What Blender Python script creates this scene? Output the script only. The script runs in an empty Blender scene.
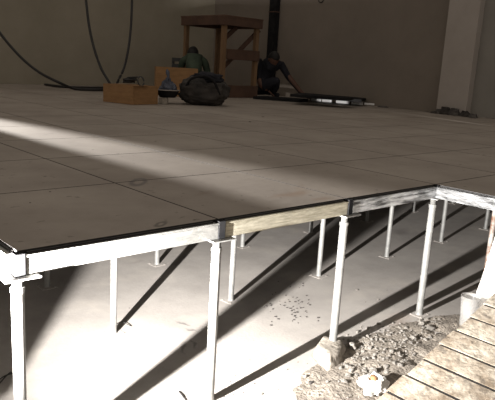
import bpy, bmesh, math, random
from mathutils import Vector, Matrix, noise
random.seed(7)
C = bpy.context.scene.collection
R = math.radians
sc = bpy.context.scene

# ---------------------------------------------------------------- camera
CAM = Vector((-0.51406, -1.33303, 1.0432)); PIT, ROL, YAW, FPX = 0.21795, 0.05866, 0.82636, 604.36
FW = Vector((math.cos(YAW)*math.cos(PIT), math.sin(YAW)*math.cos(PIT), -math.sin(PIT)))
RT = Vector((math.sin(YAW), -math.cos(YAW), 0)); UP = RT.cross(FW)
R2 = RT*math.cos(ROL) + UP*math.sin(ROL); U2 = -RT*math.sin(ROL) + UP*math.cos(ROL)
cam = bpy.data.cameras.new('camera'); cam.sensor_fit = 'HORIZONTAL'; cam.sensor_width = 36
cam.lens = FPX*36/495; cam.clip_start = 0.02; cam.clip_end = 60
co = bpy.data.objects.new('camera', cam); C.objects.link(co)
M3 = Matrix((R2, U2, -FW)).transposed()
co.matrix_world = Matrix.Translation(CAM) @ M3.to_4x4()
sc.camera = co

def at(x, y, z=0.0):                       # point of the plane z seen at a pixel of the photo
    d = FW + R2*((x-247.5)/FPX) - U2*((y-200)/FPX)
    return CAM + d*((z-CAM.z)/d.z)
def pix(p):
    d = Vector(p)-CAM; z = d.dot(FW)
    return (247.5+FPX*d.dot(R2)/z, 200-FPX*d.dot(U2)/z) if z > 0.05 else (-9999, -9999)

H = 0.596          # top of the raised floor
T = 0.6            # module

# ---------------------------------------------------------------- materials
def mat(name, col, col2=None, scale=8.0, rough=0.8, metal=0.0, bump=0.0, bscale=40.0, detail=6, lo=0.35, hi=0.65,
        coord='Object', stretch=(1, 1, 1), spec=0.4, extra=None, trans=0.0, alpha=1.0):
    m = bpy.data.materials.new(name); m.use_nodes = True
    nt = m.node_tree; N = nt.nodes; L = nt.links
    b = N['Principled BSDF']
    b.inputs['Roughness'].default_value = rough; b.inputs['Metallic'].default_value = metal
    b.inputs['Specular IOR Level'].default_value = spec
    b.inputs['Transmission Weight'].default_value = trans
    b.inputs['Alpha'].default_value = alpha
    tc = N.new('ShaderNodeTexCoord'); mp = N.new('ShaderNodeMapping')
    if coord == 'World':
        g = N.new('ShaderNodeNewGeometry'); L.new(g.outputs['Position'], mp.inputs['Vector'])
    else:
        L.new(tc.outputs[coord], mp.inputs['Vector'])
    mp.inputs['Scale'].default_value = stretch
    out = None
    if col2 is not None:
        n = N.new('ShaderNodeTexNoise'); n.inputs['Scale'].default_value = scale; n.inputs['Detail'].default_value = detail
        n.inputs['Roughness'].default_value = 0.65
        L.new(mp.outputs[0], n.inputs['Vector'])
        r = N.new('ShaderNodeValToRGB'); r.color_ramp.elements[0].position = lo; r.color_ramp.elements[1].position = hi
        r.color_ramp.elements[0].color = (*col, 1); r.color_ramp.elements[1].color = (*col2, 1)
        L.new(n.outputs[0], r.inputs[0]); out = r.outputs[0]
    else:
        rgb = N.new('ShaderNodeRGB'); rgb.outputs[0].default_value = (*col, 1); out = rgb.outputs[0]
    if extra: out = extra(nt, mp, out)
    L.new(out, b.inputs['Base Color'])
    if bump:
        n2 = N.new('ShaderNodeTexNoise'); n2.inputs['Scale'].default_value = bscale; n2.inputs['Detail'].default_value = 5
        L.new(mp.outputs[0], n2.inputs['Vector'])
        bp = N.new('ShaderNodeBump'); bp.inputs['Strength'].default_value = bump; bp.inputs['Distance'].default_value = 0.01
        L.new(n2.outputs[0], bp.inputs['Height']); L.new(bp.outputs[0], b.inputs['Normal'])
    return m

def mixc(nt, a, colr, fac_socket):
    mx = nt.nodes.new('ShaderNodeMix'); mx.data_type = 'RGBA'
    nt.links.new(fac_socket, mx.inputs[0]); nt.links.new(a, mx.inputs[6]); mx.inputs[7].default_value = (*colr, 1)
    return mx.outputs[2]
def mathn(nt, op, a, b=None, clamp=False):
    n = nt.nodes.new('ShaderNodeMath'); n.operation = op; n.use_clamp = clamp
    for i, v in enumerate((a, b)):
        if v is None: continue
        if isinstance(v, (int, float)): n.inputs[i].default_value = v
        else: nt.links.new(v, n.inputs[i])
    return n.outputs[0]
def blob(nt, mp, p, rx, ry, warp=0.0, ring=None, ang=0.0):
    """soft mask round a world point: disc, or ring of relative width"""
    N = nt.nodes; L = nt.links
    m = N.new('ShaderNodeMapping'); m.vector_type = 'TEXTURE'
    m.inputs['Location'].default_value = (p[0], p[1], p[2]); m.inputs['Scale'].default_value = (rx, ry, 1)
    m.inputs['Rotation'].default_value = (0, 0, ang)
    src = mp.outputs[0]
    if warp:
        n = N.new('ShaderNodeTexNoise'); n.inputs['Scale'].default_value = 18; n.inputs['Detail'].default_value = 4
        L.new(mp.outputs[0], n.inputs['Vector'])
        v = N.new('ShaderNodeVectorMath'); v.operation = 'MULTIPLY_ADD'
        L.new(n.outputs['Color'], v.inputs[0]); v.inputs[1].default_value = (warp,)*3
        L.new(mp.outputs[0], v.inputs[2]); src = v.outputs[0]
        m.inputs['Location'].default_value = (p[0]+warp*.5, p[1]+warp*.5, p[2]+warp*.5)
    L.new(src, m.inputs['Vector'])
    ln = N.new('ShaderNodeVectorMath'); ln.operation = 'LENGTH'
    sx = N.new('ShaderNodeSeparateXYZ'); cb = N.new('ShaderNodeCombineXYZ')
    L.new(m.outputs[0], sx.inputs[0]); L.new(sx.outputs[0], cb.inputs[0]); L.new(sx.outputs[1], cb.inputs[1])
    L.new(cb.outputs[0], ln.inputs[0])
    d = ln.outputs['Value']
    if ring:
        d = mathn(nt, 'ABSOLUTE', mathn(nt, 'SUBTRACT', d, 1.0)); d = mathn(nt, 'DIVIDE', d, ring)
    return mathn(nt, 'SUBTRACT', 1.35, mathn(nt, 'MULTIPLY', d, 1.0), True)

def panel_extra(nt, mp, out):
    N = nt.nodes; L = nt.links
    oi = N.new('ShaderNodeObjectInfo')
    f = mathn(nt, 'MULTIPLY', oi.outputs['Random'], 0.22)
    out = mixc(nt, out, (0.16, 0.13, 0.105), f)
    # dark specks and dirt
    n = N.new('ShaderNodeTexNoise'); n.inputs['Scale'].default_value = 26; n.inputs['Detail'].default_value = 3
    L.new(mp.outputs[0], n.inputs['Vector'])
    s = mathn(nt, 'MULTIPLY', mathn(nt, 'SUBTRACT', n.outputs[0], 0.67, True), 9, True)
    out = mixc(nt, out, (0.10, 0.08, 0.065), s)
    v = N.new('ShaderNodeTexVoronoi'); v.inputs['Scale'].default_value = 9
    L.new(mp.outputs[0], v.inputs['Vector'])
    s = mathn(nt, 'MULTIPLY', mathn(nt, 'SUBTRACT', 0.05, v.outputs['Distance'], True), 25, True)
    out = mixc(nt, out, (0.08, 0.065, 0.055), s)
    for (px, py, rx, ry, w, rg, an, c, k) in (
        (138.5, 182, .024, .062, .006, .38, -.745, (.11, .098, .095), .75),
        (161, 224, .026, .010, .02, .5, .6, (.10, .085, .075), .8),
        (292, 194, .10, .028, .05, None, .1, (.20, .12, .07), .45),
        (322, 199, .05, .025, .05, None, .1, (.20, .12, .07), .35),
        (205, 193, .06, .02, .05, None, .3, (.16, .11, .08), .3),
        (300, 190, .12, .02, .05, None, .7, (.24, .17, .12), .3),
        (95, 169, .04, .02, .03, None, .3, (.13, .10, .08), .3)):
        p = at(px, py, H)
        out = mixc(nt, out, c, mathn(nt, 'MULTIPLY', blob(nt, mp, p, rx, ry, w, rg, an), k))
    return out

def slab_extra(nt, mp, out):
    N = nt.nodes; L = nt.links
    v = N.new('ShaderNodeTexVoronoi'); v.inputs['Scale'].default_value = 22
    L.new(mp.outputs[0], v.inputs['Vector'])
    s = mathn(nt, 'MULTIPLY', mathn(nt, 'SUBTRACT', 0.06, v.outputs['Distance'], True), 16, True)
    out = mixc(nt, out, (0.16, 0.14, 0.12), s)
    n = N.new('ShaderNodeTexNoise'); n.inputs['Scale'].default_value = 5; n.inputs['Detail'].default_value = 8
    L.new(mp.outputs[0], n.inputs['Vector'])
    s = mathn(nt, 'MULTIPLY', mathn(nt, 'SUBTRACT', n.outputs[0], 0.56, True), 2.4, True)
    out = mixc(nt, out, (0.50, 0.45, 0.39), s)
    for (px, py, rx, ry, w, rg, an, c, k) in (
        (184, 324, .008, .030, .07, None, .2, (.07, .06, .06), .6),
        (191, 330, .007, .032, .06, None, .5, (.07, .06, .06), .6),
        (184, 348, .045, .008, .07, None, .9, (.09, .08, .08), .55),
        (194, 345, .008, .036, .07, None, -.3, (.08, .07, .07), .55),
        (136, 262, .05, .02, .04, None, .3, (.22, .19, .17), .3),
        (400, 232, .10, .05, .06, None, .3, (.16, .14, .13), .45),
        (398, 320, .10, .04, .06, None, .3, (.30, .22, .17), .4),
        (250, 362, .10, .05, .08, None, .3, (.34, .28, .23), .4),
        (300, 250, .12, .05, .08, None, .3, (.20, .18, .165), .4)):
        p = at(px, py, 0)
        out = mixc(nt, out, c, mathn(nt, 'MULTIPLY', blob(nt, mp, p, rx, ry, w, rg, an), k))
    return out

M = {}
M['slab'] = mat('dusty_concrete', (.31, .284, .258), (.40, .368, .335), 3.2, .9, bump=.10, bscale=70, coord='World', extra=slab_extra)
M['panel'] = mat('panel_laminate', (.25, .215, .185), (.33, .29, .25), 2.6, .62, bump=.05, bscale=30, coord='World', extra=panel_extra, spec=.3)
M['panel_edge'] = mat('black_edge_trim', (.012, .011, .011), (.03, .027, .025), 30, .6)
M['wall_l'] = mat('bare_plaster', (.24, .215, .165), (.32, .285, .225), 1.1, .95, bump=.15, bscale=12, coord='World', lo=.3, hi=.75)
M['wall_r'] = mat('grey_plaster', (.175, .148, .122), (.225, .19, .158), 1.3, .95, bump=.15, bscale=14, coord='World', lo=.3, hi=.75)
M['column'] = mat('pale_plaster', (.33, .295, .265), (.38, .34, .31), 2, .95, bump=.12, bscale=14, coord='World')
M['wall_far'] = mat('cool_plaster', (.215, .20, .18), (.25, .235, .21), 2, .95, bump=.12, bscale=14, coord='World')
M['galv'] = mat('galvanised_steel', (.30, .30, .285), (.50, .49, .465), 14, .42, metal=.6, bump=.12, bscale=60, stretch=(1, 4, 6))
M['galv_y'] = mat('galvanised_steel_dusty', (.36, .33, .25), (.62, .58, .47), 18, .45, metal=.55, bump=.15, bscale=60, stretch=(1, 4, 8))
M['galv_s'] = mat('galvanised_steel_streaked', (.05, .05, .05), (.62, .63, .64), 9, .4, metal=.6, bump=.2, bscale=40, stretch=(.9, 7, 7), lo=.40, hi=.62)
M['galv_d'] = mat('galvanised_steel_darkened', (.03, .03, .03), (.26, .26, .26), 11, .5, metal=.3, bump=.2, bscale=40, stretch=(.9, 7, 7), lo=.38, hi=.62)  # darker copy of the streaked steel, toned down for the lamp-facing rail
M['tube'] = mat('zinc_tube', (.20, .198, .19), (.30, .295, .28), 20, .5, metal=.25, bump=.06, bscale=60)
M['tube_rust'] = mat('rusty_tube', (.20, .10, .06), (.50, .46, .42), 14, .7, metal=.3, bump=.2, bscale=60, lo=.42, hi=.58)
M['black'] = mat('black_plastic', (.010, .010, .011), (.022, .021, .021), 12, .9, spec=.1)
M['mortar'] = mat('mortar', (.20, .175, .145), (.36, .32, .27), 18, .95, bump=.7, bscale=45)
M['rubble'] = mat('rubble', (.10, .092, .085), (.34, .31, .27), 9, .95, bump=.5, bscale=60, lo=.3, hi=.7)
M['rubble_d'] = mat('dark_rubble', (.035, .03, .03), (.10, .09, .08), 9, .9, bump=.5, bscale=60)
M['dirt'] = mat('dirt', (.17, .145, .118), (.31, .27, .225), 24, .98, bump=.9, bscale=90, coord='World', lo=.38, hi=.62)
def board_extra(nt, mp, out):
    n = nt.nodes.new('ShaderNodeTexNoise'); n.inputs['Scale'].default_value = 34; n.inputs['Detail'].default_value = 8
    nt.links.new(mp.outputs[0], n.inputs['Vector'])
    s = mathn(nt, 'MULTIPLY', mathn(nt, 'SUBTRACT', n.outputs[0], 0.57, True), 9, True)
    return mixc(nt, out, (.12, .10, .08), mathn(nt, 'MULTIPLY', s, .7))
M['board'] = mat('cement_caked_board', (.20, .155, .11), (.42, .37, .30), 11, .95, bump=.8, bscale=40, coord='World', lo=.38, hi=.62, extra=board_extra)
M['white'] = mat('white_board', (.66, .62, .57), (.76, .73, .69), 7, .85, bump=.25, bscale=25)
M['paper'] = mat('white_foam', (.60, .58, .54), (.70, .68, .65), 12, .8, bump=.3, bscale=40)
M['card'] = mat('brown_card', (.30, .15, .07), (.42, .23, .11), 10, .85)
M['plastic'] = mat('clear_plastic', (.38, .37, .35), (.50, .48, .46), 10, .25, alpha=.4, bump=.5, bscale=30)
M['wood'] = mat('pine', (.15, .088, .045), (.22, .132, .068), 5, .75, bump=.15, bscale=30, stretch=(1, 1, .25))
M['wood_d'] = mat('dark_timber', (.065, .035, .024), (.10, .055, .036), 5, .8, bump=.15, bscale=30)
M['ply'] = mat('plywood', (.22, .12, .05), (.30, .165, .07), 7, .75, bump=.1, bscale=30, stretch=(1, 1, 4))
M['cable'] = mat('black_cable', (.012, .011, .011), (.02, .018, .018), 20, .5)
M['bag'] = mat('dark_bag_cloth', (.018, .016, .015), (.05, .042, .036), 5, .85, bump=.5, bscale=14)
M['navy'] = mat('navy_cloth', (.005, .005, .008), (.012, .012, .018), 7, .9, bump=.5, bscale=18)
M['green'] = mat('green_shirt', (.028, .042, .028), (.055, .075, .05), 6, .9, bump=.4, bscale=14)
M['bluebag'] = mat('blue_plastic_bag', (.03, .035, .055), (.08, .09, .12), 9, .4, bump=.7, bscale=18)
M['skin'] = mat('brown_skin', (.085, .042, .028), (.11, .055, .036), 6, .6)
M['hair'] = mat('black_hair', (.006, .005, .005), (.015, .013, .012), 30, .7, bump=.5, bscale=60)
M['shiny'] = mat('bright_steel', (.80, .80, .80), (.9, .9, .9), 12, .5, metal=.2)
M['lamp_body'] = mat('lamp_housing', (.03, .03, .03), (.05, .05, .05), 12, .6)

# ---------------------------------------------------------------- mesh helpers
def bm_box(bm, x0, x1, y0, y1, z0, z1, mtx=None):
    vs = [bm.verts.new((x, y, z)) for z in (z0, z1) for y in (y0, y1) for x in (x0, x1)]
    for f in ((0, 2, 3, 1), (4, 5, 7, 6), (0, 1, 5, 4), (2, 6, 7, 3), (0, 4, 6, 2), (1, 3, 7, 5)):
        bm.faces.new([vs[i] for i in f])
    if mtx is not None:
        for v in vs: v.co = mtx @ v.co
    return vs
def bm_bar(bm, a, b, w, h, roll=0.0):
    a = Vector(a); b = Vector(b); d = b-a
    q = d.to_track_quat('X', 'Z').to_matrix().to_4x4()
    return bm_box(bm, 0, d.length, -w/2, w/2, -h/2, h/2, Matrix.Translation(a) @ q @ Matrix.Rotation(roll, 4, 'X'))
def bm_tube(bm, pts, r, n=12, cap=True):
    rings = []
    pts = [Vector(p) for p in pts]
    for i, p in enumerate(pts):
        t = (pts[min(i+1, len(pts)-1)]-pts[max(i-1, 0)]).normalized()
        ref = Vector((0, 0, 1)) if abs(t.z) < .9 else Vector((1, 0, 0))
        u = t.cross(ref).normalized(); v = t.cross(u)
        rr = r[i] if isinstance(r, (list, tuple)) else r
        rings.append([bm.verts.new(p+u*rr*math.cos(2*math.pi*k/n)+v*rr*math.sin(2*math.pi*k/n)) for k in range(n)])
    for a, b in zip(rings, rings[1:]):
        for k in range(n): bm.faces.new((a[k], a[(k+1) % n], b[(k+1) % n], b[k]))
    if cap: bm.faces.new(rings[0]); bm.faces.new(rings[-1][::-1])
def bm_lathe(bm, prof, n=20, c=(0, 0, 0)):
    bm_tube(bm, [(c[0], c[1], c[2]+z) for r, z in prof], [r for r, z in prof], n)

def mesh(name, bm, m, smooth=False, bevel=0.0, seg=2):
    bmesh.ops.recalc_face_normals(bm, faces=bm.faces)
    if bevel:
        es = [e for e in bm.edges if len(e.link_faces) == 2 and e.calc_face_angle(0) > .6]
        bmesh.ops.bevel(bm, geom=es, offset=bevel, segments=seg, affect='EDGES', clamp_overlap=True)
    me = bpy.data.meshes.new(name); bm.to_mesh(me); bm.free()
    me.materials.append(m)
    if smooth:
        for p in me.polygons: p.use_smooth = True
    return me
def obj(name, bm, m, parent=None, **k):
    me = bm if isinstance(bm, bpy.types.Mesh) else mesh(name, bm, m, **k)
    o = bpy.data.objects.new(name, me); C.objects.link(o)
    if parent: o.parent = parent
    return o
def tag(o, label, cat, group=None, kind=None):
    if label: o['label'] = label
    if cat: o['category'] = cat
    if group: o['group'] = group
    if kind: o['kind'] = kind
    return o
def empty(name, loc=(0, 0, 0), rz=0.0):
    o = bpy.data.objects.new(name, None); C.objects.link(o); o.location = loc; o.rotation_euler = (0, 0, rz)
    o.empty_display_size = .05
    return o
def copy_tree(o, parent=None):
    c = o.copy(); C.objects.link(c)
    if parent: c.parent = parent
    for ch in [x for x in kids.get(o.name, [])]: copy_tree(ch, c)
    return c
kids = {}
def index_kids():
    kids.clear()
    for o in bpy.data.objects:
        if o.parent: kids.setdefault(o.parent.name, []).append(o)
def struct(name, bm, m, **k):
    o = obj(name, bm, m, **k); o['kind'] = 'structure'; return o

# ---------------------------------------------------------------- the room
def on_x(px, py, x):
    d = FW + R2*((px-247.5)/FPX) - U2*((py-200)/FPX)
    return CAM + d*((x-CAM.x)/d.x)
YC1 = on_x(443, 55, 6.6-.13).y; YC0 = on_x(473.5, 55, 6.6-.13).y
XW, YW = 6.6, 7.55
bm = bmesh.new(); bm_box(bm, -3, XW+.2, -3.2, YW+.2, -.12, 0); struct('floor', bm, M['slab'])
bm = bmesh.new(); bm_box(bm, -3, XW+.2, YW, YW+.2, 0, 4.2); struct('wall_back', bm, M['wall_l'])
bm = bmesh.new(); bm_box(bm, XW, XW+.2, YC0+.1, YW, 0, 4.2); struct('wall_right', bm, M['wall_r'])
bm = bmesh.new(); bm_box(bm, XW-.02, XW+.18, -3.2, YC0+.1, 0, 4.2); struct('wall_side', bm, M['wall_far'])
bm = bmesh.new(); bm_box(bm, XW-.13, XW, YC0, YC1, 0, 4.2); struct('trim_1', bm, M['column'])

# ---------------------------------------------------------------- raised floor panels
def inframe(ps, mx=25, my=20):
    P = [pix(p) for p in ps]
    if all(p[0] < -9000 for p in P): return False
    return max(p[0] for p in P) > -mx and min(p[0] for p in P) < 495+mx and max(p[1] for p in P) > -my and min(p[1] for p in P) < 400+my
def panel_mesh(w, d):
    bm = bmesh.new(); bm_box(bm, 0, w, 0, d, -.022, 0)
    bmesh.ops.recalc_face_normals(bm, faces=bm.faces)
    me = bpy.data.meshes.new('access_panel'); bm.to_mesh(me); bm.free()
    me.materials.append(M['panel']); me.materials.append(M['panel_edge'])
    for p in me.polygons: p.material_index = 0 if p.normal.z > .5 else 1
    return me
G = .003
pm = {}
corner_label = {(0, 0): 'grey raised floor panel at the near left corner, framed by the brightest edge rail',
                (1, 0): 'raised floor panel behind the second edge rail, crossed by the light streak',
                (2, 0): 'brown stained raised floor panel at the edge, left of the inner corner post',
                (3, -1): 'raised floor panel at the right edge of the picture above the streaky rail',
                (3, 0): 'raised floor panel touching the inner corner of the floor edge from behind'}
panels = []
for i in range(-1, 12):
    for j in range(-2, 13):
        if i < 3 and j < 0: continue
        if i < 0: continue
        x0, y0 = i*T, j*T; x1 = min(x0+T, XW-.004); y1 = min(y0+T, YW-.004)
        if x0 >= XW-.13-.01 and False: continue
        if x1-x0 < .05 or y1-y0 < .05: continue
        if not inframe([(x, y, H) for x in (x0, x1) for y in (y0, y1)]) and not (i < 2 and j in (8, 9)): continue
        cut = None
        if i == 10 and y1 > YC0 and y0 < YC1: x1 = XW-.134      # panels notched for the column
        k = (round(x1-x0, 3), round(y1-y0, 3))
        if k not in pm: pm[k] = panel_mesh(k[0]-2*G, k[1]-2*G)
        o = obj('access_panel', pm[k], None); o.location = (x0+G, y0+G, H)
        c = math.hypot(x0+.3, y0+.3)
        if (i, j) in corner_label: tag(o, corner_label[(i, j)], 'floor panel', 'raised floor panels')
        else: tag(o, 'dusty grey square raised floor panel among the rows between edge and walls', 'floor panel', 'raised floor panels')
        panels.append(o)

# ---------------------------------------------------------------- edge rails (stringers)
ZT, ZB = .5885, .5415
def stringer(a, b, m, label, xo=.013, lip=True):
    a = Vector((*a, 0)); b = Vector((*b, 0)); d = (b-a)
    t = empty('edge_rail', (a.x, a.y, 0), math.atan2(d.y, d.x))
    ln = d.length
    bm = bmesh.new(); bm_box(bm, xo, ln-xo, -.020, .0012, ZB, ZT-.004); bm_box(bm, xo, ln-xo, .0012, .016, ZB, .5725)
    obj('rail_body', bm, m, t, bevel=.0015)
    bm = bmesh.new()
    bm_box(bm, xo, ln-xo, -.022, .0012, ZT-.004, ZT-.0008)          # top flange
    bm_box(bm, xo, ln-xo, -.022, -.0205, ZT-.0008, ZT+.0015)       # thin upstand along the outer edge
    obj('top_flange', bm, m, t, bevel=.0006)
    bm = bmesh.new(); bm_box(bm, xo+.01, ln-xo-.01, -.006, .0010, ZT-.0008, ZT+.004)
    g = obj('gasket_strip', bm, M['panel_edge'], t); g['label'] = 'black rubber strip'
    tag(t, label, 'metal rail', 'rails along the floor edge')
    return t
# outer side of each rail is its local -y
stringer((0, 0), (T, 0), M['galv'], 'brightest galvanised rail between near left corner post and second post')
stringer((T, 0), (2*T, 0), M['galv_y'], 'yellowish dusty galvanised rail between second and third front posts')
stringer((2*T, 0), (3*T, 0), M['galv_s'], 'silvery scratched rail between the mortar-footed post and the inner corner post')
stringer((3*T, 0), (3*T, -T), M['galv_d'], 'streaky silver rail running from inner corner post to right picture edge')
stringer((0, T), (0, 0), M['galv'], 'short glimpse of white lit rail running left from the near left corner post')

# ---------------------------------------------------------------- pedestals
def pedestal(kind='edge'):
    t = empty('support_pedestal')
    hz = .541 if kind == 'edge' else .573
    r = .0148 if kind == 'edge' else .0125
    tm = M['tube_rust'] if kind == 'rust' else M['tube']
    bm = bmesh.new(); bm_box(bm, -.036, .036, -.036, .036, 0, .0018)
    for sx in (-1, 1):
        for sy in (-1, 1): bm_lathe(bm, [(.004, .0018), (.004, .004)], 6, (sx*.027, sy*.027, 0))
    obj('base_plate', bm, M['slab'], t, bevel=.0006)
    bm = bmesh.new(); bm_lathe(bm, [(r*1.15, .0018), (r*1.1, .006), (r, .009), (r, hz-.036), (r*.97, hz-.034)], 20)
    obj('tube', bm, tm, t, smooth=False)
    bm = bmesh.new(); bm_lathe(bm, [(r*1.06, hz-.046), (r*1.12, hz-.044), (r*1.12, hz-.034), (r*1.06, hz-.032)], 6 if kind == 'x' else 16)
    obj('locking_collar', bm, M['tube'], t)
    bm = bmesh.new(); n = 40
    bm_lathe(bm, [(r*.78 + (.0009 if q % 2 else 0), hz-.036+q*(.036-.004)/n) for q in range(n+1)], 14)
    obj('threaded_rod', bm, M['tube'], t)
    bm = bmesh.new(); bm_box(bm, -.042, .042, -.042, .042, hz-.004, hz)
    bm_lathe(bm, [(r*1.1, hz-.010), (r*1.3, hz-.004)], 14)
    obj('head_plate', bm, M['tube'], t, bevel=.0006)
    if kind == 'edge':
        bm = bmesh.new(); bm_box(bm, -.012, .012, -.0235, .0012, hz, H-.001); bm_box(bm, -.012, .012, .0012, .012, hz, .573)
        k = obj('joint_block', bm, M['black'], t, bevel=.001); k['label'] = 'black rubber joint block between rail ends'
    return t
protos = {k: pedestal(k) for k in ('edge', 'inner', 'rust')}
index_kids()
names = {(0, 0): 'brightest, thickest looking pedestal post under the near left corner',
         (1, 0): 'white pedestal post under the joint of the first two edge rails',
         (2, 0): 'pedestal post footed in a mortar lump, third along the front edge',
         (3, 0): 'pedestal post under the inner corner where the silver rails meet'}
inner = {(1, 1): 'pedestal post directly behind the brightest edge rail, foot on lit slab',
         (2, 1): 'pedestal post just right of and behind the second edge post',
         (3, 1): 'inner pedestal post left of the mortar-footed edge post, in the shadow stripes',
         (4, 1): 'inner pedestal post midway between the mortar-footed post and the inner corner post',
         (5, 1): 'inner pedestal post just right of the inner corner post',
         (6, 1): 'inner pedestal post near right picture edge beneath the streaky rail',
         (1, 2): 'short glimpse of pedestal post in dark area beside the near left corner post',
         (2, 2): 'far pedestal post seen low behind first rail, left of second edge post'}
done = {}
for (i, j), lab in list(names.items()) + list(inner.items()) + [((4, 0), 'rust stained pedestal post partly behind the white board at right')] + \
        [((i, 2), 'small far pedestal post in the second inner row beneath the floor') for i in range(3, 9)]:
    if (i, j) in done: continue
    kind = 'edge' if (i, j) in names else ('rust' if (i, j) == (4, 0) else 'inner')
    p = protos[kind]; o = p if kind not in done.values() else copy_tree(p)
    done[(i, j)] = kind
    o.location = (i*T, j*T, 0); o.rotation_euler = (0, 0, random.uniform(-.06, .06) + (R(4) if kind == 'inner' else 0))
    if (i, j) == (3, 0):
        o.rotation_euler = (0, 0, 0)
    if (i, j) == (2, 0): o.location.z = 0
    tag(o, lab, 'floor pedestal', 'raised floor pedestals')

corners = set()
for o in panels:
    i, j = round((o.location.x-G)/T), round((o.location.y-G)/T)
    corners |= {(i, j), (i+1, j), (i, j+1), (i+1, j+1)}
for (i, j) in sorted(corners):
    if (i, j) in done or i*T > XW-.2 or j*T > YW-.1: continue
    if (i == 3 and j < 0): kind = 'edge'
    elif j == 0 and i < 3 or (i == 0): kind = 'inner'
    else: kind = 'inner'
    if i == 0 or (j < 0 and i < 5): continue
    o = copy_tree(protos['edge' if kind == 'edge' else 'inner'])
    o.location = (i*T, j*T, 0); done[(i, j)] = kind
    tag(o, 'support pedestal deep under the raised floor, hidden by the panels', 'floor pedestal', 'deep raised floor pedestals')

# ---------------------------------------------------------------- mortar lump at the third post
def lump(bm, pts, h, taper=.75, seed=0, sub=3, amp=.008, cz=0.0):
    """faceted lump: polygon footprint, tapered to a rough top"""
    cx = sum(p[0] for p in pts)/len(pts); cy = sum(p[1] for p in pts)/len(pts)
    lo = [bm.verts.new((p[0], p[1], cz)) for p in pts]; hi = [bm.verts.new((cx+(p[0]-cx)*taper, cy+(p[1]-cy)*taper, cz+h)) for p in pts]
    n = len(pts)
    for k in range(n): bm.faces.new((lo[k], lo[(k+1) % n], hi[(k+1) % n], hi[k]))
    bm.faces.new(hi); bm.faces.new(lo[::-1])
    bmesh.ops.triangulate(bm, faces=bm.faces)
    bmesh.ops.subdivide_edges(bm, edges=bm.edges, cuts=sub, use_grid_fill=True)
    for v in bm.verts:
        nv = noise.noise_vector(v.co*38+Vector((seed, 0, 0)))
        v.co += Vector((nv.x, nv.y, nv.z if v.co.z > cz+.002 else 0))*amp
bm = bmesh.new()
lump(bm, [tuple(at(x, y, 0)[:2]) for x, y in ((311, 356), (327, 374), (341, 366), (346, 351), (336, 342), (321, 343))], .042, .72, 3, 3, .006)
tag(obj('mortar_lump', bm, M['mortar'], smooth=True), 'pale rough mortar lump round the foot of the third front post', 'mortar lump')

# ---------------------------------------------------------------- dirt and rubble
bm = bmesh.new(); nx, ny = 70, 44
def dirt_h(x, y):
    e = max(0, 1-((x-1.42)/.62)**2-((y+.20)/.21)**2)
    n = noise.fractal(Vector((x*9, y*9, 1)), .8, 2.0, 4)
    return max(-.004, min(.022, .026*e**.6*(0.75+.6*n)+.002*n-.004)) if e > 0 else -.004
g = [[bm.verts.new((.78+1.25*a/nx, -.42+.46*b/ny, dirt_h(.78+1.25*a/nx, -.42+.46*b/ny))) for b in range(ny+1)] for a in range(nx+1)]
for a in range(nx):
    for b in range(ny):
        q = (g[a][b], g[a+1][b], g[a+1][b+1], g[a][b+1])
        if max(v.co.z for v in q) > -.003: bm.faces.new(q)
for v in [v for v in bm.verts if not v.link_faces]: bm.verts.remove(v)
tag(obj('dirt', bm, M['dirt'], smooth=True), 'loose sandy dirt spread on the slab beside the ramp', 'dirt', kind='stuff')

stone_me = []
for s in range(7):
    bm = bmesh.new(); bmesh.ops.create_icosphere(bm, subdivisions=2, radius=1)
    sx, sy, sz = random.uniform(.8, 1.25), random.uniform(.7, 1.1), random.uniform(.5, .85)
    for v in bm.verts:
        d = 1+.55*noise.noise(v.co*1.3+Vector((s*7.3, 0, 0)))
        v.co = Vector((v.co.x*sx, v.co.y*sy, v.co.z*sz))*d
        v.co.z = max(v.co.z, -.38)
    stone_me.append((mesh('rubble_stone', bm, M['rubble'])))
chip_me = []
for s in range(4):
    bm = bmesh.new(); n = random.randint(4, 6)
    lump(bm, [(math.cos(2*math.pi*k/n+.3*random.random())*random.uniform(.6, 1.3), math.sin(2*math.pi*k/n)*random.uniform(.5, 1)) for k in range(n)], .45, .7, s, 0, 0)
    chip_me.append(mesh('dark_chip', bm, M['rubble_d']))
placed = []
def stone(px, py, rad, lab, grp, me=None, name='rubble_stone', cat='stone', m=None):
    p = at(px, py, 0)
    for q, r in placed:
        if (q-p).length < (r+rad)*.85: return None
    if name == 'rubble_stone' and 'heap' in lab:
        if p.y < -.325+rad and p.x > 1.0: return None
    placed.append((p.copy(), rad))
    o = obj(name, me or random.choice(stone_me), None)
    o.scale = (rad,)*3; o.rotation_euler = (0, 0, random.uniform(0, 6.28))
    z = max(dirt_h(p.x, p.y), 0)
    o.location = (p.x, p.y, z+rad*.26 if name == 'rubble_stone' else z)
    tag(o, lab, cat, grp)
    return o
big = [(352, 350, .020, 'largest rubble stone just right of the mortar lump'),
       (428, 330, .022, 'biggest stone lodged under the ramp edge'),
       (413, 341, .019, 'rounded stone touching the ramp edge in the heap'),
       (421, 326, .015, 'pale stone uppermost in the heap by the ramp'),
       (372, 376, .016, 'stone beside the white foam lump on its left')]
for a in big: stone(a[0], a[1], a[2], a[3], 'rubble stones')
cnt = 0
def inheap(x, y):
    # along the ramp edge and left of it, densest at the right
    return (y > 318+max(0, (385-x))*.35) and y > 322-(x-400)*.1 and x+y*1.07 < 797 and x > 338
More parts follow.
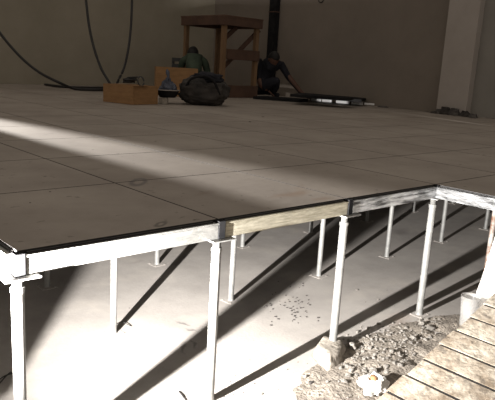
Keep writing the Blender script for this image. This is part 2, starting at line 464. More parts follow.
for k in range(2600):
    x, y = random.uniform(336, 440), random.uniform(318, 402)
    if not inheap(x, y): continue
    dens = .25+.75*math.exp(-((x-395)/38)**2-((y-348)/24)**2)
    if random.random() > dens: continue
    r = random.choice([.0035, .004, .005, .006, .0075, .010]) * random.uniform(.8, 1.2)
    if stone(x, y, r, 'small grey rubble stone in the heap between mortar lump and ramp', 'rubble stones'): cnt += 1
    if cnt >= 250: break
# stones lying singly further out
for x, y, r in [(305, 378, .010), (327, 386, .008), (262, 394, .005), (318, 397, .006), (357, 290, .006), (378, 300, .005)]:
    stone(x, y, r, 'lone small stone lying on the open slab away from the heap', 'lone stones on the slab')
for k in range(300):
    x, y = random.gauss(290, 16), random.gauss(304, 9)
    if not (255 < x < 335 and 280 < y < 332): continue
    stone(x, y, random.uniform(.003, .0075), 'tiny black chip in the scatter on slab behind the second post shadow', 'black chips on the slab', random.choice(chip_me), 'dark_chip', 'chip')
    if len([1 for o in bpy.data.objects if o.name.startswith('dark_chip')]) > 62: break
stone(281, 306, .017, 'largest black chip in the scatter, twisted like a flake', 'black chips on the slab', chip_me[0], 'dark_chip', 'chip')
for k in range(34):
    x, y = random.choice([(180, 385), (250, 380), (300, 370), (260, 392), (340, 380), (165, 300), (400, 300)])
    stone(x+random.gauss(0, 22), y+random.gauss(0, 9), random.uniform(.0015, .0035), 'tiny black chip lying loose on the front slab', 'loose chips in front', random.choice(chip_me), 'dark_chip', 'chip')
stone(311, 384, .012, 'dark flake lying below the mortar lump', None, chip_me[1], 'dark_chip', 'chip')
# chips on the raised panels
for (x, y, r) in [(250, 122, .012), (263, 117, .010), (50, 192, .0035), (30, 203, .003), (86, 173, .003)]:
    p = at(x, y, H); o = obj('dark_chip', random.choice(chip_me), None); o.scale = (r, r, r*.7); o.location = (p.x, p.y, H+.0006)
    tag(o, 'small dark crumb lying on top of the raised panels', 'chip', 'crumbs on the raised floor')

# twisted bits of wire by the near left post and the second row post
def wire(pts, r, lab, name='wire_scrap', cat='wire'):
    bm = bmesh.new(); bm_tube(bm, pts, r, 6)
    return tag(obj(name, bm, M['cable'], smooth=True), lab, cat)
w0 = at(8, 380, 0)
wire([w0+Vector((.045*math.cos(a*.9)*(1-.06*a), .018*math.sin(a*1.3), .004+.004*(a % 3))) for a in [x*.35 for x in range(22)]], .0022,
     'tangled dark wire scrap on the slab left of near corner post')
w1 = at(121, 326, 0)
wire([w1+Vector((-.02, .02, .003)), w1+Vector((0, 0, .02)), w1+Vector((.012, -.016, .014)), w1+Vector((.03, -.03, .003))], .0013,
     'bent wire scrap beside foot of post behind brightest rail')
p0 = at(179, 392, 0); p1 = at(186, 402, 0)
wire([p0+Vector((0, 0, .003)), (p0+p1)/2+Vector((0, .002, .006)), p1+Vector((0, 0, .003))], .0026, 'short black stick on bright slab left of second post', 'stick', 'stick')

# ---------------------------------------------------------------- ramp of boards
SL = math.atan2(.027, .101)
Z0 = .085; FR = (1.0432-Z0)/1.0132; O_ = at(385.5, 392, Z0)
ramp = empty('board_ramp', (O_.x, O_.y, Z0)); ramp.rotation_euler = (0, -SL, 0)
PT = .1048*FR
for k in range(-1, 14):
    bm = bmesh.new(); n = 14
    w = PT-.012; z0, z1 = -.020, 0
    vs = []
    for a in range(n+1):
        y = -1.15*a/n + (.004*math.sin(k*2.1) if a == 0 else 0)
        row = []
        for (xx, zz) in ((-w, z0), (0, z0), (0, z1), (-w*.5, z1), (-w, z1)):
            dz = .0022*noise.noise(Vector((xx*20+k, y*12, zz))) if zz == z1 else 0
            dx = .002*noise.noise(Vector((k*3.1, y*9, xx*5)))
            row.append(bm.verts.new((PT*k+xx+dx, y, zz+dz)))
        vs.append(row)
    for a in range(n):
        for b in range(5): bm.faces.new((vs[a][b], vs[a][(b+1) % 5], vs[a+1][(b+1) % 5], vs[a+1][b]))
    bm.faces.new(vs[0]); bm.faces.new(vs[-1][::-1])
    obj('tread_board', bm, M['board'], ramp)
    bm = bmesh.new(); bm_box(bm, PT*k, PT*k+.012, -1.15, -.002, -.018, -.003)  # black filler in each board gap stands in for its shade
    g_ = obj('gap_shade_strip', bm, M['panel_edge'], ramp); g_['label'] = 'added dark strip standing in for gap shade'
for y in (-.012, -.60, -1.10):
    bm = bmesh.new(); bm_box(bm, 0.0, PT*13, y-.02, y+.02, -.054, -.0205)
    obj('bearer', bm, M['wood'], ramp, bevel=.002)
tag(ramp, 'sloping ramp of cement-caked wooden boards with dark gaps, lower right', 'ramp')

# white board standing along the ramp side
c_cup_x = at(467, 327, 0).x
def on_y(px, py, y):
    d = FW + R2*((px-247.5)/FPX) - U2*((py-200)/FPX)
    return CAM + d*((y-CAM.y)/d.y)
YB = -.372; XB = c_cup_x+.075
pl = [on_x(x, y, XB) for x, y in ((466, 326), (471, 306), (480.5, 281), (495.5, 235), (507, 200))]
poly = [(min(YB+.30, pl[0].y+.004), .002)] + [(p.y, p.z) for p in pl if p.z > .004] + [(YB+.003, pl[-1].z+.0), (YB+.003, .002)]

bm = bmesh.new()
fa = [bm.verts.new((XB, y, z)) for y, z in poly]; fb = [bm.verts.new((XB+.014, y, z)) for y, z in poly]
bm.faces.new(fa); bm.faces.new(fb[::-1])
for k in range(len(poly)): bm.faces.new((fa[k], fb[k], fb[(k+1) % len(poly)], fa[(k+1) % len(poly)]))
tag(obj('white_board', bm, M['white'], bevel=.002), 'white board with slanting edge standing on the slab beside the board ramp', 'board')

# crumpled clear cup
c = at(467, 327, 0)
bm = bmesh.new(); n = 22
prof = [(.030, 0), (.031, .004), (.034, .05), (.038, .10), (.040, .135), (.042, .138)]
rings = []
for r, z in prof:
    rings.append([bm.verts.new(((r+.005*noise.noise(Vector((k*.9, z*40, 0))))*math.cos(2*math.pi*k/n), (r+.005*noise.noise(Vector((k*.9, z*40, 5))))*math.sin(2*math.pi*k/n), z)) for k in range(n)])
for a, b in zip(rings, rings[1:]):
    for k in range(n): bm.faces.new((a[k], a[(k+1) % n], b[(k+1) % n], b[k]))
bm.faces.new(rings[0])
cup = obj('plastic_cup', bm, M['plastic'], smooth=True); cup.location = (c.x, max(c.y, YB+.065), 0.004)
so = cup.modifiers.new('s', 'SOLIDIFY'); so.thickness = .0015
tag(cup, 'crumpled clear plastic cup standing between ramp edge and white board', 'cup')

# white foam lump with a brown cardboard core
c = at(383, 395, 0.0)
foam = empty('foam_wrapper', (c.x-.012, c.y+.03, 0.004), .5); foam.scale = (1.35, 1.35, 1.15)
bm = bmesh.new(); bmesh.ops.create_icosphere(bm, subdivisions=4, radius=1)
for v in bm.verts:
    nn = noise.fractal(v.co*1.6, .9, 2, 3)
    v.co = Vector((v.co.x*.040, v.co.y*.034, v.co.z*.024))*(1+.35*nn)
    rr = math.hypot(v.co.x, v.co.y)
    if v.co.z > 0 and rr < .017: v.co.z -= .016*(1-rr/.017)
    v.co.z += .022
    v.co.z = max(v.co.z, 0)
obj('wrapper', bm, M['paper'], foam)
bm = bmesh.new()
bm_tube(bm, [(-.013, -.002, .026), (.0, .002, .038), (.013, .006, .036)], .0085, 12)
k = obj('core', bm, M['card'], foam, smooth=True); k['label'] = 'brown cardboard core'
tag(foam, 'torn white foam wrapper with brown core, beside the ramp foot', 'wrapper')

# ---------------------------------------------------------------- background: crates
def crate(name, pa, pb, depth, hgt, th, m, lab, cat, open_top=True, rz=None):
    a = Vector((pa[0], pa[1], 0)); b = Vector((pb[0], pb[1], 0)); d = b-a
    t = empty(name, (a.x, a.y, H+.0012), math.atan2(d.y, d.x) if rz is None else rz); w = d.length
    for (x0, x1, y0, y1) in ((0, w, 0, th), (0, w, depth-th, depth), (0, th, th, depth-th), (w-th, w, th, depth-th)):
        bm = bmesh.new(); bm_box(bm, x0, x1, y0, y1, 0, hgt); obj('side_board', bm, m, t, bevel=.002)
    bm = bmesh.new(); bm_box(bm, th, w-th, th, depth-th, 0, th); obj('bottom_board', bm, m, t)
    tag(t, lab, cat); return t, w
a, b = at(103, 101.5, H), at(133, 105, H)
crate('wooden_crate', a, b, .36, .185, .018, M['ply'], 'orange plywood crate with cables hanging into it, left of the black bag', 'crate')
cr1 = a.lerp(b, .5)
a2, b2 = at(155, 95.5, H), at(197, 97.5, H)
crate('wooden_crate', a2, b2, .32, .37, .02, M['ply'], 'taller plywood crate behind the black bag, in front of green shirt', 'crate')

# coil of black cord and a small roll on the first crate
dirx = (b-a).normalized(); diry = Vector((-dirx.y, dirx.x, 0))
def oncrate(u, v, z): return a+dirx*u+diry*v+Vector((0, 0, z))
bm = bmesh.new()
bmc = []
cc = oncrate(.29, .10, .19)
for k in range(90):
    t_ = k*.42; rr = .052+.022*math.sin(k*.37)
    bmc.append(cc+Vector((rr*math.cos(t_), rr*.8*math.sin(t_), .014+.0005*k+.012*(1+math.sin(k*.23)))))
bm_tube(bm, bmc, .0085, 6)
tag(obj('cord_coil', bm, M['cable'], smooth=True), 'bundle of black cord heaped on the front crate rim', 'cord')
bm = bmesh.new(); bmc = [cc+dirx*.15+Vector((.045*math.cos(x*.35)*.8, .01*math.sin(x*.35), .045+.045*math.sin(x*.35))) for x in range(18)]
bm_tube(bm, bmc, .007, 6, cap=False)
bm_box(bm, -.03, .03, -.012, .012, -.006, .0, Matrix.Translation(cc+dirx*.15+Vector((0, 0, .0))))
tag(obj('tape_roll', bm, M['lamp_body'], smooth=True), 'thin grey ring standing on crate beside the black cord', 'tape')
# board closing part of crate top that carries them
bm = bmesh.new(); bm_box(bm, .12, .46, .0, .19, .1855, .190, Matrix.Translation(Vector((a.x, a.y, H+.0012))) @ Matrix.Rotation(math.atan2(dirx.y, dirx.x), 4, 'Z'))
tag(obj('scrap_board', bm, M['ply']), 'thin plywood scrap lying across the front crate corner under the cord', 'board')

# ---------------------------------------------------------------- hanging cables
def ray(px, py, dep):
    d = FW + R2*((px-247.5)/FPX) - U2*((py-200)/FPX)
    return CAM + d*dep
def smooth_path(ps, n=8):
    out = []
    for i in range(len(ps)-1):
        p0, p1, p2, p3 = ps[max(i-1, 0)], ps[i], ps[i+1], ps[min(i+2, len(ps)-1)]
        for k in range(n):
            t_ = k/n
            out.append(.5*((2*p1)+(p2-p0)*t_+(2*p0-5*p1+4*p2-p3)*t_**2+(3*p1-p0-3*p2+p3)*t_**3))
    out.append(ps[-1]); return out
def cable(ps, r, lab):
    bm = bmesh.new(); bm_tube(bm, smooth_path(ps), r, 8)
    return tag(obj('hanging_cable', bm, M['cable'], smooth=True), lab, 'cable', 'black cables from above')
g1 = [at(x, y, H+.02) for x, y in ((52, 85.2), (64, 86.6), (76, 87.8), (90, 88.6), (103, 88.6), (112, 88.5))]
z = .02
top1 = [(-14, 12), (0, 33), (13, 49), (27, 63), (42, 74), (58, 82)]
dep = [8.0, 8.0, 7.95, 7.9, 7.85, 7.8]
cable([ray(x, y, d) for (x, y), d in zip(top1, dep)] + [at(x, y, H+.022) for x, y in ((74, 88.6), (90, 89.6), (108, 89.8))], .018,
      'thick black cable sweeping down from left picture edge to floor')
cable([at(x, y, H+.02) for x, y in ((45, 84.3), (56, 86), (68, 87), (84, 87.5), (108, 87.8))], .017, 'black cable end lying flat along floor by the back wall')
cable([ray(x, y, d) for (x, y), d in zip(((83, -30), (86, 0), (89, 25), (94, 48), (101, 68), (109, 82), (114, 90)), (6.45, 6.45, 6.45, 6.45, 6.45, 6.45, 6.45))], .014,
      'left one of two black cables hanging in a curve into the crate')
cable([ray(x, y, 6.5) for (x, y) in ((132.5, -30), (132, 0), (131, 25), (128.5, 48), (124, 68), (118, 81), (115, 90))], .013,
      'right one of two black cables hanging in a curve into the crate')

# ---------------------------------------------------------------- wooden trestle
F0 = at(221, 97.3, H)
tr = empty('timber_stand', (F0.x, F0.y, H+.001), 0)
LX, LY, HT = .60, .86, 1.10
s = .062
tr.rotation_euler = (0, 0, R(0))
for (x, y) in ((0, 0), (LX, 0), (0, LY), (LX, LY)):
    bm = bmesh.new(); bm_box(bm, x-s/2, x+s/2, y-s/2, y+s/2, 0, HT-.12); obj('leg', bm, M['wood'], tr, bevel=.003)
bm = bmesh.new(); bm_box(bm, -.06, LX+.06, -.06, -.06+.04, HT-.13, HT-.022); obj('apron', bm, M['wood_d'], tr, bevel=.002)
bm = bmesh.new(); bm_box(bm, -.06, LX+.06, LY+.02, LY+.06, HT-.13, HT-.022); obj('apron', bm, M['wood_d'], tr, bevel=.002)
for x in (-.06, LX+.02):
    bm = bmesh.new(); bm_box(bm, x, x+.04, -.02, LY+.02, HT-.13, HT-.022); obj('apron', bm, M['wood_d'], tr, bevel=.002)
bm = bmesh.new(); bm_box(bm, -.065, LX+.065, -.065, LY+.065, HT-.0215, HT); obj('top_board', bm, M['wood_d'], tr, bevel=.002)
bm = bmesh.new(); bm_box(bm, s/2, LX+s/2, -s/2-.03, -s/2, .52, .66); obj('middle_rail', bm, M['wood_d'], tr, bevel=.002)
bm = bmesh.new(); bm_box(bm, s/2, LX+s/2, -s/2-.03, -s/2, 0, .17); obj('bottom_rail', bm, M['wood_d'], tr, bevel=.002)
for a_, b_ in (((.70, .055, HT-.14), (.05, .055, .40)), ((.30, .10, HT-.14), (.10, .10, .80))):
    bm = bmesh.new(); bm_bar(bm, a_, b_, .03, .06); obj('brace', bm, M['wood_d'], tr, bevel=.002)
tag(tr, 'wooden trestle stand with diagonal braces in front of the far corner', 'stand')

# ---------------------------------------------------------------- bag, basin, bags
bp = at(199, 105.5, H)
bagE = empty('tool_bag', (bp.x+.13, bp.y+.075, H+.001), YAW-math.pi/2)
bm = bmesh.new(); bmesh.ops.create_icosphere(bm, subdivisions=5, radius=1)
for v in bm.verts:
    c = v.co.copy()
    p = Vector((math.copysign(abs(c.x)**.75, c.x)*.27, math.copysign(abs(c.y)**.8, c.y)*.19, math.copysign(abs(c.z)**.8, c.z)*.15))
    n_ = noise.fractal(Vector((c.x*1.9, c.y*1.9, c.z*2.4)), .8, 2, 4)
    p *= 1+.16*n_
    p.z += .145 + (.035 if c.x < 0 else -.01)*max(c.z, 0)
    if c.z > .5: p.z -= .04*math.exp(-((c.x)/.4)**2)
    v.co = p; v.co.z = max(v.co.z, 0)
obj('bag_body', bm, M['bag'], bagE, smooth=True)
bm = bmesh.new()
bm_tube(bm, smooth_path([Vector(p) for p in ((-.20, -.15, .17), (-.13, -.19, .28), (0, -.17, .31), (.10, -.19, .27), (.18, -.17, .13))]), .013, 8)
obj('handle', bm, M['black'], bagE, smooth=True)
bm = bmesh.new()
bmesh.ops.create_icosphere(bm, subdivisions=4, radius=1)
for v in bm.verts:
    c = v.co.copy(); n_ = noise.fractal(c*2+Vector((4, 0, 0)), .8, 2, 4)
    v.co = Vector((c.x*.16, c.y*.11, c.z*.07))*(1+.3*n_)+Vector((.02, .02, .285))
obj('stuffed_cloth', bm, M['navy'], bagE, smooth=True)
tag(bagE, 'slumped black tool bag on the floor left of the trestle stand', 'bag')

bs = at(167, 105, H); yb = YAW-math.pi/2
# small pale block carrying a black basin
blk = at(163.5, 104, H)
bm = bmesh.new(); bm_box(bm, -.045, .045, -.05, .05, 0, .066)
o = obj('pale_block', bm, M['mortar'], bevel=.006); o.location = (blk.x, blk.y, H+.001); o.rotation_euler.z = yb
tag(o, 'small pale block on the floor under the black basin', 'block')
ba = empty('basin', (blk.x+.085, blk.y+.05, H+.0685), yb); ba.scale = (.84, .84, 1)
bm = bmesh.new(); bm_lathe(bm, [(.10, 0), (.125, .03), (.148, .075), (.150, .078), (.142, .078), (.118, .03), (.095, .008)], 28); obj('bowl', bm, M['black'], ba, smooth=True)
bm = bmesh.new(); bm_tube(bm, [(.151*math.cos(2*math.pi*k/28), .151*math.sin(2*math.pi*k/28), .078) for k in range(29)], .005, 6, cap=False)
k = obj('rim', bm, M['column'], ba, smooth=True); k['label'] = 'pale rim'
tag(ba, 'wide black basin with pale rim left of the tool bag', 'basin')
pb = empty('plastic_bag', (blk.x+.085, blk.y+.05, H+.0775), yb); pb.scale = (.8, .8, 1)
bm = bmesh.new(); bmesh.ops.create_icosphere(bm, subdivisions=5, radius=1)
for v in bm.verts:
    c = v.co.copy(); n_ = noise.fractal(c*2.4, .8, 2, 4)
    r_ = .115*(1-max(c.z, 0)**.7*.6)
    v.co = Vector((c.x*r_, c.y*r_, c.z*.10+.095))*(1+.18*n_); v.co.z = max(v.co.z, .003)
obj('bag_body', bm, M['bluebag'], pb, smooth=True)
bm = bmesh.new(); bm_tube(bm, [(0, 0, .17), (.005, 0, .20), (-.01, 0, .25), (-.02, .0, .285)], [.035, .014, .028, .012], 9)
obj('knotted_neck', bm, M['bluebag'], pb, smooth=True)
tag(pb, 'blue-grey knotted plastic bag sitting in the black basin', 'plastic bag')

# ---------------------------------------------------------------- people
def skin_body(name, joints, edges, m, parent, sub=2, root=0):
    me = bpy.data.meshes.new(name)
    me.from_pydata([j[0] for j in joints], edges, [])
    o = bpy.data.objects.new(name, me); C.objects.link(o)
    me.materials.append(m)
    md = o.modifiers.new('skin', 'SKIN'); md.use_smooth_shade = True
    if not me.skin_vertices: bpy.context.view_layer.update()
    for i, j in enumerate(joints):
        r = j[1]; me.skin_vertices[0].data[i].radius = (r if isinstance(r, tuple) else (r, r))
        me.skin_vertices[0].data[i].use_root = (i == root)
    sd = o.modifiers.new('sub', 'SUBSURF'); sd.levels = sub; sd.render_levels = sub
    if parent: o.parent = parent
    return o
def head_mesh(skin, hair, parent, loc, rot, cap=.35):
    e = Matrix.Translation(loc) @ rot
    bm = bmesh.new(); bmesh.ops.create_uvsphere(bm, u_segments=28, v_segments=20, radius=1)
    for v in bm.verts:          # face looks to local -y
        c = v.co.copy()
        x, y, z_ = c.x*.075, c.y*.095, c.z*.115
        if c.z < 0: x *= 1-.28*(-c.z)**1.5; y *= 1-.12*(-c.z)
        if c.y < -.6: y = y*.96
        d = (c.x/.16)**2+((c.z+.12)/.22)**2
        if c.y < 0: y -= .018*math.exp(-d)                               # nose
        for sx in (-1, 1):
            d = ((c.x-sx*.38)/.18)**2+((c.z-.05)/.12)**2
            if c.y < 0: y += .008*math.exp(-d)                           # eye sockets
        d = (c.x/.3)**2+((c.z+.48)/.08)**2
        if c.y < 0: y -= .005*math.exp(-d)                               # lips
        v.co = Vector((x, y, z_))
    for sx in (-1, 1):                                                   # ears
        bmesh.ops.create_icosphere(bm, subdivisions=2, radius=1, matrix=Matrix.Translation((sx*.076, .008, -.005)) @ Matrix.Diagonal((.010, .02, .032, 1)))
    bm.transform(e); obj('head', bm, skin, parent, smooth=True)
    bm = bmesh.new(); bmesh.ops.create_uvsphere(bm, u_segments=28, v_segments=20, radius=1)
    for v in bm.verts:
        c = v.co.copy(); k = 1+.05*noise.noise(c*5)
        zz = c.z
        if c.y < -.2 and zz < cap: k *= .9
        if zz < -.35: k *= .9
        v.co = Vector((c.x*.083*k, c.y*.102*k+.006, c.z*.122*k+.006))
    bm.transform(e); obj('hair', bm, hair, parent, smooth=True)
def hand_into(parent, wrist, dirv, side, m):
    """a palm and five fingers growing from the wrist along dirv"""
    d = Vector(dirv).normalized(); s_ = Vector(side).normalized(); n_ = d.cross(s_).normalized()
    J = []; E = []
    w = Vector(wrist)
    J.append((w, (.022, .017))); J.append((w+d*.035, (.034, .015))); E.append((0, 1)); J.append((w+d*.075, (.038, .013))); E.append((1, 2))
    o = skin_body('hand', J, E, m, parent, 2, 0)
    for q, (off, ln) in enumerate(((-.030, .062), (-.010, .072), (.010, .068), (.028, .052))):
        b = w+d*.078+s_*off
        skin_body('finger', [(b-d*.02, .0085), (b+d*ln*.45, .008), (b+d*ln*.8-n_*.014, .0072), (b+d*ln-n_*.028, .006)], [(0, 1), (1, 2), (2, 3)], m, parent, 1)
    b = w+d*.028-s_*.028
    skin_body('thumb', [(b, .010), (b-s_*.022+d*.022, .009), (b-s_*.03+d*.05-n_*.01, .0075)], [(0, 1), (1, 2)], m, parent, 1)

V = Vector
# frame: lateral (image right) and away from the viewer
LAT = V((math.sin(YAW), -math.cos(YAW), 0)); AWY = V((math.cos(YAW), math.sin(YAW), 0))
def fr(base, k=1.0):
    return lambda s_, d_, z_: V(base)+(LAT*s_+AWY*d_+V((0, 0, z_)))*k+V((0, 0, .012))

# person crouching at the right-hand wall, reaching down to the panels
b0 = at(263, 97.5, H); f = fr((b0.x, b0.y, H))
pB = empty('person', (0, 0, 0))
J = [(f(-.03, .10, .20), .13), (f(.00, .06, .33), .135), (f(.05, .01, .45), .14), (f(.10, -.02, .52), (.10, .08)), (f(.14, -.03, .56), .055)]
E_ = [(0, 1), (1, 2), (2, 3), (3, 4)]
J += [(f(-.03, -.02, .50), .065), (f(-.10, -.05, .33), .05), (f(-.05, -.10, .18), .042), (f(.06, -.12, .10), .034)]  # near arm folded down
E_ += [(3, 5), (5, 6), (6, 7), (7, 8)]
J += [(f(.24, -.02, .48), .062), (f(.36, -.06, .30), .047), (f(.55, -.10, .10), .032), (f(.60, -.11, .055), .026)]      # reaching arm
E_ += [(3, 9), (9, 10), (10, 11), (11, 12)]
J += [(f(.03, -.10, .17), .095), (f(.20, -.14, .26), .075), (f(.16, -.04, .10), .055), (f(.14, .02, .045), .045), (f(.24, -.08, .035), .035)]
E_ += [(0, 13), (13, 14), (14, 15), (15, 16), (16, 17)]
J += [(f(-.02, .16, .15), .095), (f(.14, .20, .12), .075), (f(.02, .22, .07), .055), (f(-.12, .20, .045), .04)]
E_ += [(0, 18), (18, 19), (19, 20), (20, 21)]
skin_body('body', J, E_, M['navy'], pB)
# bare forearm and hand
skin_body('forearm', [(f(.33, -.055, .345), .046), (f(.40, -.07, .265), .045), (f(.55, -.10, .105), .034), (f(.60, -.11, .06), .028)], [(0, 1), (1, 2), (2, 3)], M['skin'], pB)
skin_body('forearm', [(f(-.09, -.055, .30), .048), (f(-.05, -.105, .18), .045), (f(.065, -.125, .10), .035)], [(0, 1), (1, 2)], M['skin'], pB)
hand_into(pB, f(.60, -.11, .055), LAT*.85+V((0, 0, -.35)), AWY, M['skin'])
hand_into(pB, f(.065, -.125, .10), LAT*.8+V((0, 0, -.6)), AWY, M['skin'])
head_mesh(M['skin'], M['hair'], pB, f(.12, -.06, .545), Matrix.Rotation(YAW-math.pi/2, 4, 'Z') @ Matrix.Rotation(R(30), 4, 'Z') @ Matrix.Rotation(R(35), 4, 'X'))
tag(pB, 'person in dark clothes crouching by the far wall, arm stretched down', 'person')

# person bent over behind the tall crate, back to us, green shirt
b0 = at(190.5, 95.5, H); b0 += AWY*.15; f = fr((b0.x, b0.y, H), 1.1)
pA = empty('person', (0, 0, 0))
J = [(f(.02, .0, .20), .12), (f(.01, .05, .33), .125), (f(0, .14, .42), .13), (f(-.01, .22, .45), (.10, .08)), (f(-.02, .28, .47), .055)]
E_ = [(0, 1), (1, 2), (2, 3), (3, 4)]
J += [(f(-.15, .20, .42), .062), (f(-.19, .24, .26), .047), (f(-.12, .34, .12), .035)]; E_ += [(3, 5), (5, 6), (6, 7)]
J += [(f(.14, .18, .42), .062), (f(.19, .16, .24), .047), (f(.20, .22, .08), .035)]; E_ += [(3, 8), (8, 9), (9, 10)]
o = skin_body('body', J, E_, M['green'], pA); o['label'] = 'body in green shirt'
J = [(f(.02, .0, .17), .125), (f(-.11, .02, .16), .09), (f(-.18, .30, .25), .07), (f(-.16, .18, .07), .052), (f(-.16, .30, .035), .04),
     (f(.14, .02, .16), .09), (f(.19, .30, .25), .07), (f(.17, .18, .07), .052), (f(.17, .30, .035), .04)]
skin_body('trousers', J, [(0, 1), (1, 2), (2, 3), (3, 4), (0, 5), (5, 6), (6, 7), (7, 8)], M['navy'], pA)
skin_body('forearm', [(f(.185, .165, .25), .050), (f(.20, .19, .15), .043), (f(.20, .22, .08), .034)], [(0, 1), (1, 2)], M['skin'], pA)
skin_body('forearm', [(f(-.19, .24, .26), .050), (f(-.16, .29, .18), .043), (f(-.12, .34, .12), .034)], [(0, 1), (1, 2)], M['skin'], pA)
hand_into(pA, f(.20, .22, .09), V((0, 0, -1))*.6+AWY*.6, LAT, M['skin'])
hand_into(pA, f(-.12, .34, .12), V((0, 0, -1))*.5+AWY*.7, LAT, M['skin'])
head_mesh(M['skin'], M['hair'], pA, f(-.03, .26, .50), Matrix.Rotation(YAW-math.pi/2, 4, 'Z') @ Matrix.Rotation(math.pi, 4, 'Z') @ Matrix.Rotation(R(50), 4, 'X'))
tag(pA, 'person in green shirt bent over behind the tall plywood crate', 'person')

# dark plastic crate left of the green shirt
c = at(177.5, 92, H)
dk = empty('dark_crate', (c.x, c.y, H+.001), YAW-math.pi/2)
for (x0, x1, y0, y1) in ((-.10, .10, 0, .012), (-.10, .10, .168, .18), (-.10, -.088, .012, .168), (.088, .10, .012, .168)):
    bm = bmesh.new()
    for zz in (0, .09, .18, .27, .36, .45): bm_box(bm, x0, x1, y0, y1, zz, zz+.055)
    for xx in ((x0, x0+.018), (x1-.018, x1)):
        if x1-x0 > .1: bm_box(bm, xx[0], xx[1], y0+.002, y1-.002, 0, .505)
        else: 
            for yy in (y0, y1-.02): bm_box(bm, x0+.002, x1-.002, yy, yy+.02, 0, .505)
    obj('slatted_side', bm, M['lamp_body'], dk)
tag(dk, 'tall dark slatted plastic crate at left of green shirted person', 'crate')

# ---------------------------------------------------------------- panels lying near the far wall, bright strips
def slab_thing(name, px, z0, th, m, lab, cat, shrink=1, group=None):
    P_ = [at(x, y, H+z0) for x, y in px]
    cx = sum((p for p in P_), V((0, 0, 0)))/len(P_)
    bm = bmesh.new()
    lo = [bm.verts.new((p.x, p.y, H+z0)) for p in P_]; hi = [bm.verts.new((p.x, p.y, H+z0+th)) for p in P_]
    bm.faces.new(lo[::-1]); bm.faces.new(hi)
    n_ = len(P_)
    for k in range(n_): bm.faces.new((lo[k], lo[(k+1) % n_], hi[(k+1) % n_], hi[k]))
    return tag(obj(name, bm, m, bevel=.002), lab, cat, group)
slab_thing('loose_panel', ((253, 98.8), (300, 102.3), (308, 101.2), (264, 98.2)), .004, .035, M['black'], 'dark loose panel lying flat below the crouching person', 'panel')
slab_thing('loose_panel', ((297, 97.3), (361, 102.2), (366, 100.4), (305, 95.2)), .062, .035, M['black'], 'upper dark panel stacked by the wall, under the outstretched hand', 'panel')
slab_thing('loose_panel', ((290, 96.5), (350, 100.6), (354, 99.5), (300, 95.0)), .1, .03, M['black'], 'short dark panel topmost of the pile by the wall', 'panel')
a_, b_ = at(311, 101.3, H), at(376, 107, H)
d_ = (b_-a_)
for k, (u0, u1) in enumerate(((0, .16), (.18, .32), (.40, .60), (.64, .80), (.83, .97))):
    p, q = a_+d_*u0, a_+d_*u1
    bm = bmesh.new(); bm_bar(bm, p+V((0, 0, .032)), q+V((0, 0, .032)), .03, .045 if k < 4 else .025)
    tag(obj('steel_strip', bm, M['shiny'], bevel=.002), ['leftmost bright steel strip under the dark panel pile', 'second bright steel strip from left under the dark pile',
        'middle bright steel strip below the dark panel pile', 'fourth bright steel strip, near the right end of the pile', 'thin rightmost steel strip beyond the dark panel pile'][k], 'metal strip', 'bright strips by the wall')
# dark offcuts lying by the wall
for k, (x, y, w) in enumerate(((392, 106.5, .12), (383, 107.5, .08))):
    p = at(x, y, H); bm = bmesh.new(); lump(bm, [(-w, -.03), (w*.2, -.04), (w, .0), (w*.3, .04), (-w*.8, .03)], .02, .7, k, 1, .004)
    o = obj('offcut', bm, M['rubble_d']); o.location = (p.x, p.y, H+.001); o.rotation_euler.z = -1.2
    tag(o, ['dark offcut beside the wall right of steel strips', 'smaller dark offcut beside the wall right of steel strips'][k], 'offcut')
# debris at foot of the column
for k, (x, y, w, h_) in enumerate(((441, 113, .07, .05), (449, 113.5, .075, .085), (457, 114.5, .075, .08), (465, 115.8, .07, .06), (473, 117.2, .06, .04), (434.5, 112.6, .05, .025))):
    p = at(x, y, H+.01); bm = bmesh.new()
    lump(bm, [(-w, -.03), (-w*.2, -.055), (w*.7, -.04), (w, .01), (w*.2, .05), (-w*.7, .03)], h_, .6, k*3, 2, .012)
    o = obj('plaster_rubble', bm, M['rubble_d'] if k % 2 == 0 else M['bag']); o.location = (min(p.x, XW-.13-.07), p.y, H+.006); o.rotation_euler.z = -1.5+.08*k
    tag(o, 'dark lump of debris on the floor at the foot of the pale column', 'debris', 'debris lumps at the column foot')

# ---------------------------------------------------------------- dark vertical channel on the right wall, hook
def on_x(px, py, x):
    d = FW + R2*((px-247.5)/FPX) - U2*((py-200)/FPX)
    return CAM + d*((x-CAM.x)/d.x)
pt = on_x(274, 12, XW-.06); 
ch = empty('cable_duct', (XW, pt.y, 0))
bm = bmesh.new(); bm_box(bm, -.10, -.002, -.075, .075, H+.002, 3.2); obj('duct_body', bm, M['black'], ch, bevel=.004)
for zz in (pt.z, pt.z+1.0):
    bm = bmesh.new(); bm_box(bm, -.106, -.001, -.079, .079, zz-.008, zz+.008); obj('strap', bm, M['wood_d'], ch)
tag(ch, 'black vertical duct on the right wall above crouching person', 'duct')
hk = on_x(321, -1, XW-.0065)
bm = bmesh.new()
bm_tube(bm, [(hk.x, hk.y+.05*math.cos(x*.32), hk.z+.05*math.sin(x*.32)) for x in range(-12, 8)], .007, 6)
tag(obj('ring_hook', bm, M['cable'], smooth=True), 'small black ring hook on wall at top of the picture', 'hook')

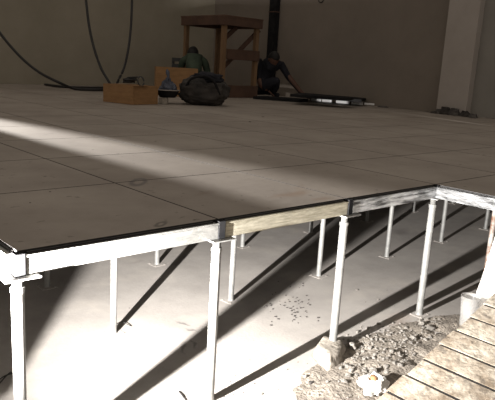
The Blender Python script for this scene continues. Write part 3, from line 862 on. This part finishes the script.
# ---------------------------------------------------------------- lamps
def work_lamp(loc, az, lab, doors):
    t = empty('work_lamp', loc, az)
    bm = bmesh.new(); bm_box(bm, -.10, -.085, -.09, .09, -.07, .07); obj('housing', bm, M['lamp_body'], t)
    for (u0, u1, v0, v1) in doors:
        bm = bmesh.new(); bm_bar(bm, (u0, v0, 0), (u1, v1, 0), .003, .26); obj('barn_door', bm, M['lamp_body'], t)
    bm = bmesh.new(); bm_tube(bm, [(-.092, 0, -.07), (-.092, 0, -loc[2]+(.004 if loc[2] < H else H+.004))], .01, 8)
    obj('stand', bm, M['lamp_body'], t)
    tag(t, lab, 'work lamp'); return t
LP = V((-.30, -.125, .525)); AZ = R(15)
# door on the left cuts the beam at azimuth 51.5 degrees
da = R(51.8)-AZ
work_lamp(LP, AZ, 'black work lamp standing before the near left corner, outside the picture', [(.17*math.cos(da), .16*math.cos(R(150)), .17*math.sin(da), .16*math.sin(R(150)))])
l = bpy.data.lights.new('work_light', 'SPOT'); l.energy = 1000; l.color = (1.0, .975, .95); l.shadow_soft_size = .006
l.spot_size = R(140); l.spot_blend = 1.0
lo = bpy.data.objects.new('work_light', l); C.objects.link(lo); lo.location = LP
lo.rotation_euler = V((math.cos(R(20)), math.sin(R(20)), .32)).to_track_quat('-Z', 'Y').to_euler()

# second lamp, low above the raised floor far left: the streak
L2 = V((.62, 5.5, H+.40)); A2 = math.atan2(-5.2, .52)
def door_pts(angle, r): return (r*math.cos(angle-A2), r*math.sin(angle-A2))
lo_a, hi_a = math.atan2(-5.5, .24), math.atan2(-5.3, .81)
p1 = door_pts(lo_a, .30); p2 = (-.06, -.12); q1 = door_pts(hi_a, .15); q2 = (-.05, .12)  # unseen doors, added to trim the beam into the streak
work_lamp(L2, A2, 'black work lamp low on the raised floor beyond left picture edge', [(p1[0], p2[0], p1[1], p2[1]), (q1[0], q2[0], q1[1], q2[1])])
l = bpy.data.lights.new('streak_light', 'SPOT'); l.energy = 9500; l.color = (1.0, .97, .93); l.shadow_soft_size = .005
l.spot_size = R(30); l.spot_blend = 1.0
lo = bpy.data.objects.new('streak_light', l); C.objects.link(lo); lo.location = L2
lo.rotation_euler = V((.52, -5.2, .34)).to_track_quat('-Z', 'Y').to_euler()

# third: added grazing spot without a real source, to brighten the steel strips
l = bpy.data.lights.new('strip_fill_light', 'SPOT'); l.energy = 500; l.color = (1.0, .97, .93); l.shadow_soft_size = .01
l.spot_size = R(4.5); l.spot_blend = .4
lo = bpy.data.objects.new('strip_fill_light', l); C.objects.link(lo); lo.location = (5.2, .9, H+.03)
lo.rotation_euler = (at(338, 104, H)+V((0, 0, .015))-lo.location).to_track_quat('-Z', 'Y').to_euler()

# dim daylight from openings
w = bpy.data.worlds.new('world'); sc.world = w; w.use_nodes = True
bg = w.node_tree.nodes['Background']; bg.inputs[0].default_value = (1.0, .90, .79, 1); bg.inputs[1].default_value = .40

sc.view_settings.view_transform = 'Standard'; sc.view_settings.look = 'None'
sc.view_settings.exposure = 0; sc.view_settings.gamma = 1; sc.view_settings.use_curve_mapping = False
